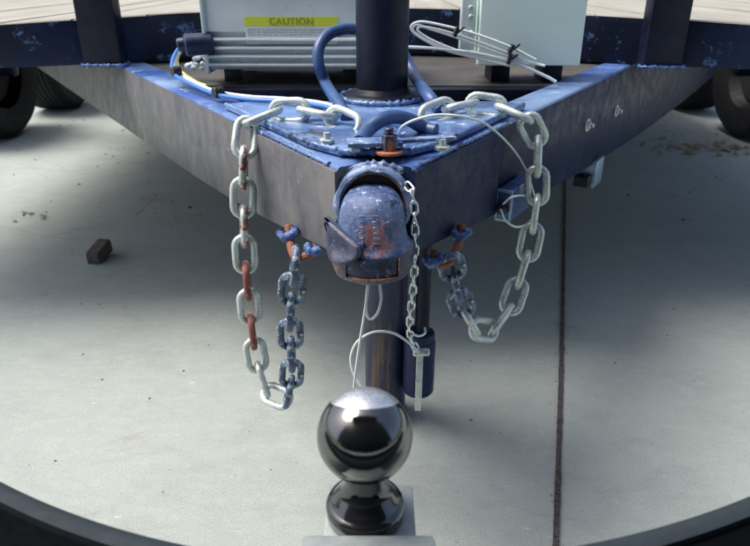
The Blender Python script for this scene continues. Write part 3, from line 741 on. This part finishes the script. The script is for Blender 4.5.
cable('clip_wire', [at(503, 204, y=sy), at(512, 197, y=sy-.006), on_face(525, 196, .03), on_face(534, 203, .032)], .0014, wire_white, 'short white wire arc closing the ring at the blue switch box', 'wire')

cable('hose', [at(347, 118, z=ZT+.012), at(338, 103, z=ZT+.02), at(326, 84, y=1.03), at(319, 65, y=1.03), at(319, 48, y=1.04), at(328, 35, y=1.06), at(345, 29, y=1.085), at(365, 31, y=1.11), at(385, 36, y=1.12), at(402, 52, y=1.10), at(414, 75, y=1.06), at(428, 95, z=ZT+.03), at(440, 110, z=ZT+.014)], .0088, rubber_blue,
      'long thick blue rubber hose looped high behind the jack post', 'hose', n=14, seg=16)
cable('hose', [at(360, 142, z=ZT+.014), at(368, 130, z=ZT+.022), at(380, 121, z=ZT+.03), at(395, 117, z=ZT+.032), at(410, 120, z=ZT+.026), at(424, 128, z=ZT+.014), at(436, 131, z=ZT+.012)], .0085, rubber_blue,
      'short thick blue hose arching low in front of the jack base', 'hose', n=14, seg=16)

# left harness
hr = thing('wire_harness', at(176, 70, z=ZT+.02), 'blue and white wire pair curling from a black plug over the left tongue beam', 'wires')
hp = [(203, 43, .66), (190, 42, .655), (180, 50, .64), (175, 61, .625), (178, 72, .612), (195, 83, .605), (218, 92, .602), (250, 97, .602), (285, 99, .604), (320, 103, .606), (345, 110, .606)]
for k, (mt_, du, dv) in enumerate(((wire_white, 0, 0), (wire_blue, -3.2, 2.6), (wire_yel, 2.6, -1.5))):
    pp = [at(px+du*(1 if py < 75 else .2), py+dv*(1 if py > 60 else .4), z=z) for px, py, z in hp]
    if k == 2: pp = pp[:6]+[pp[5]*.5+pp[6]*.5]
    cable('wire', pp, .0031 if k < 2 else .0022, mt_, None, None, hr)
for px, py, z in ((176, 72, .616), (218, 93, .604)):
    bm = bmesh.new(); q = at(px, py, z=z); cyl(bm, q+Vector((-.006, -.004, .001)), q+Vector((.006, .006, .001)), .0088, 14, .001); box(bm, q+Vector((.004, -.006, .006)), (.003, .012, .003), None, .0005)
    build('wire_clip', bm, black_pl, hr)
bm = bmesh.new(); q = at(195, 44, z=.66)
cyl(bm, q+Vector((-.018, -.004, -.002)), q+Vector((.03, .01, 0)), .019, 20, .003); cyl(bm, q+Vector((-.03, -.006, -.002)), q+Vector((-.016, -.003, 0)), .012, 16, .002)
build('plug', bm, simple('dark_blue_plug', (.012, .022, .07), .35, 0, .5, .3, 50), hr)
bm = bmesh.new(); q = at(203, 74, z=.60)
for i in range(14):
    blob(bm, q+Vector((random.uniform(-.022, .022), random.uniform(-.02, .02), random.uniform(.004, .03))), .007, 1, 0)
tag(build('plastic_bag_scrap', bm, clear_pl), 'scrap of milky clear plastic beside the left foot of the silver box', 'plastic scrap')

# right coil of pale wire
cr_ = thing('wire_coil', at(480, 50, z=.66), 'coiled pale wires tied with black cable ties in front of the pale plastic box', 'wire coil')
zz = .66
for pp in ([(405, 47, .665), (440, 49, .655), (480, 54, .645), (515, 63, .635), (545, 76, .62), (556, 82, .60)],
           [(545, 66, .63), (520, 60, .64), (490, 50, .65), (455, 37, .67), (430, 29, .685), (416, 25, .69), (414, 32, .685), (430, 42, .67), (460, 52, .655), (500, 60, .645), (530, 62, .64), (540, 65, .632)],
           [(532, 63, .634), (505, 52, .648), (470, 39, .665), (440, 30, .68), (420, 27, .688), (420, 33, .684), (440, 44, .668), (475, 56, .652), (505, 58, .646), (528, 64, .638)],
           [(536, 60, .636), (510, 47, .652), (475, 34, .668), (440, 25, .684), (420, 22, .692), (411, 27, .692), (418, 36, .68), (445, 50, .662), (480, 59, .65), (510, 66, .636)]):
    cable('wire', [at(px, py, y=1.22-(px-410)*.0003) for px, py, z in pp], .0028 if len(pp) == 6 else .0022, wire_white, None, None, cr_)
for px, py, a in ((456, 32, 20), (511, 49, 25), (509, 59, 10)):
    bm = bmesh.new(); q = at(px, py, y=1.19); box(bm, q, (.006, .018, .016), Matrix.Rotation(R(a), 4, 'Y'), .001); box(bm, q+Vector((.008, -.008, .004)), (.014, .003, .003), Matrix.Rotation(R(-40), 4, 'Y'), .0005)
    build('cable_tie', bm, black_pl, cr_)

# ------------------------------------------------------------------ silver box with fins
bl = at(209, 78, z=ZT+.010); X0 = bl.x; YF = bl.y; X1 = .015; Z0 = ZT+.008
sb = thing('equipment_box', ((X0+X1)/2, YF+.1, Z0), 'silver finned aluminium box with a yellow and white caution sticker left of the jack', 'equipment box')
prof = [(0, 0)]; z = .0; prof = [(0.006, 0.004), (0, .008)]
for k in range(4):
    z0 = .010+k*.0145; prof += [(.002, z0), (-.007, z0+.001), (-.008, z0+.003), (-.007, z0+.0055), (.002, z0+.0065), (.012, z0+.0072), (.012, z0+.0140)]
prof += [(0, .070), (0, .0705), (0, .128), (-.003, .129), (-.003, .134), (.004, .136), (.010, .150), (.010, .153), (.016, .155), (.03, .172), (.22, .172), (.22, .004)]
bm = bmesh.new(); A = [bm.verts.new((X0+.004, YF+y, Z0+.012+zz_)) for y, zz_ in prof]; B = [bm.verts.new((X1-.004, YF+y, Z0+.012+zz_)) for y, zz_ in prof]
for i in range(len(prof)):
    j = (i+1) % len(prof); bm.faces.new((A[i], A[j], B[j], B[i]))
bm.faces.new(A[::-1]); bm.faces.new(B)
body = build('housing', bm, alu, sb, smooth=False)
for xx in (X0+.001, X1-.001):
    bm = bmesh.new(); box(bm, (xx, YF+.108, Z0+.012+.088), (.007, .232, .180), None, .0025)
    ep = build('end_plate', bm, alu_fin, sb)
    sgn = -1 if xx < -.1 else 1
    for dy, dz in ((.014, .03), (.014, .115), (.20, .03), (.20, .115)):
        bm = bmesh.new(); cyl(bm, (xx+sgn*.003, YF+dy, Z0+dz), (xx+sgn*.007, YF+dy, Z0+dz), .005, 14, .001)
        build('screw', bm, galv_m, ep)
for xx in (X0+.04, X1-.06):
    for yy in (YF+.03, YF+.19):
        bm = bmesh.new(); box(bm, (xx, yy, Z0+.004), (.03, .03, .022), None, .002); build('foot', bm, black_pl, sb)
# sticker
yS = YF-.0012
def zat(py): return at(290, py, y=yS).z
def xat(px): return at(px, 28, y=yS).x
sx0, sx1 = xat(245), xat(338)
bm = bmesh.new(); box(bm, ((sx0+sx1)/2, yS+.0006, (zat(17)+zat(26.5))/2), (sx1-sx0, .001, zat(17)-zat(26.5)), None); st = build('caution_sticker', bm, sticker_y, sb, smooth=False)
bm = bmesh.new(); box(bm, ((sx0+sx1)/2-.001, yS+.0006, (zat(26.7)+zat(44))/2), (sx1-sx0-.002, .001, zat(26.7)-zat(44)), None); build('sticker_text_panel', bm, sticker_w, st, smooth=False)
bm = bmesh.new()
for r_ in range(5):
    zc = zat(29.5+r_*2.9); x = sx0+.004
    while x < sx1-.012:
        wl = random.uniform(.004, .016); wl = min(wl, sx1-.006-x)
        box(bm, (x+wl/2, yS-.0002, zc), (wl, .0004, .0019), None); x += wl+.0022
build('fine_print', bm, ink2, st, smooth=False)
cu = bpy.data.curves.new('caution_lettering', 'FONT'); cu.body = 'CAUTION'; cu.align_x = 'CENTER'; cu.align_y = 'CENTER'; cu.size = (zat(17)-zat(26.5))*1.05; cu.extrude = .0003; cu.space_character = 1.08
to = bpy.data.objects.new('tmp_text', cu); COL.objects.link(to); bpy.context.view_layer.update()
me = bpy.data.meshes.new_from_object(to.evaluated_get(bpy.context.evaluated_depsgraph_get())); bpy.data.objects.remove(to)
me.transform(Matrix.Translation(((sx0+sx1)/2, yS-.0005, (zat(17)+zat(26.5))/2)) @ Matrix.Rotation(R(90), 4, 'X')); me.materials.clear()
link_obj('caution_lettering', me, ink, st)

# ------------------------------------------------------------------ pale junction box
jb0 = at(477, 66, z=ZT+.03); jb1 = at(580, 66, z=ZT+.03); YJ = jb0.y; JX0, JX1 = jb0.x, jb1.x
jb = thing('junction_box', ((JX0+JX1)/2, YJ+.05, ZT), 'pale green plastic junction box with hinged lid standing right of the jack', 'junction box')
bm = bmesh.new(); box(bm, ((JX0+JX1)/2, YJ+.012, ZT+.03+.11), (JX1-JX0, .022, .22), None, .004, seg=3); build('lid', bm, cream, jb)
bm = bmesh.new(); box(bm, ((JX0+JX1)/2+.004, YJ+.075, ZT+.03+.112), (JX1-JX0+.004, .10, .205), None, .004, seg=3); build('case', bm, cream2, jb)
bm = bmesh.new(); hx = at(470, 20, y=YJ).x; zc = at(470, 22, y=YJ).z; box(bm, (hx, YJ+.03, zc), (JX0-at(464.5, 20, y=YJ).x-.001, .03, .10), None, .002); hg = build('hinge', bm, alu_fin, jb)
for py in (8, 17, 33):
    bm = bmesh.new(); q = at(471, py, y=YJ+.014); cyl(bm, q, q+Vector((0, -.009, 0)), .005, 14, .001); build('screw', bm, galv_m, hg)
for xx in (JX0+.05, JX1-.04):
    bm = bmesh.new(); box(bm, (xx, YJ+.07, ZT+.011), (.035, .08, .032), None, .002); build('foot', bm, paint_dark, jb)

# ------------------------------------------------------------------ render
for o in list(bpy.data.objects):
    if '_w' in o: del o['_w']
sc.render.engine = 'CYCLES'
sc.render.resolution_x = 1024; sc.render.resolution_y = 745
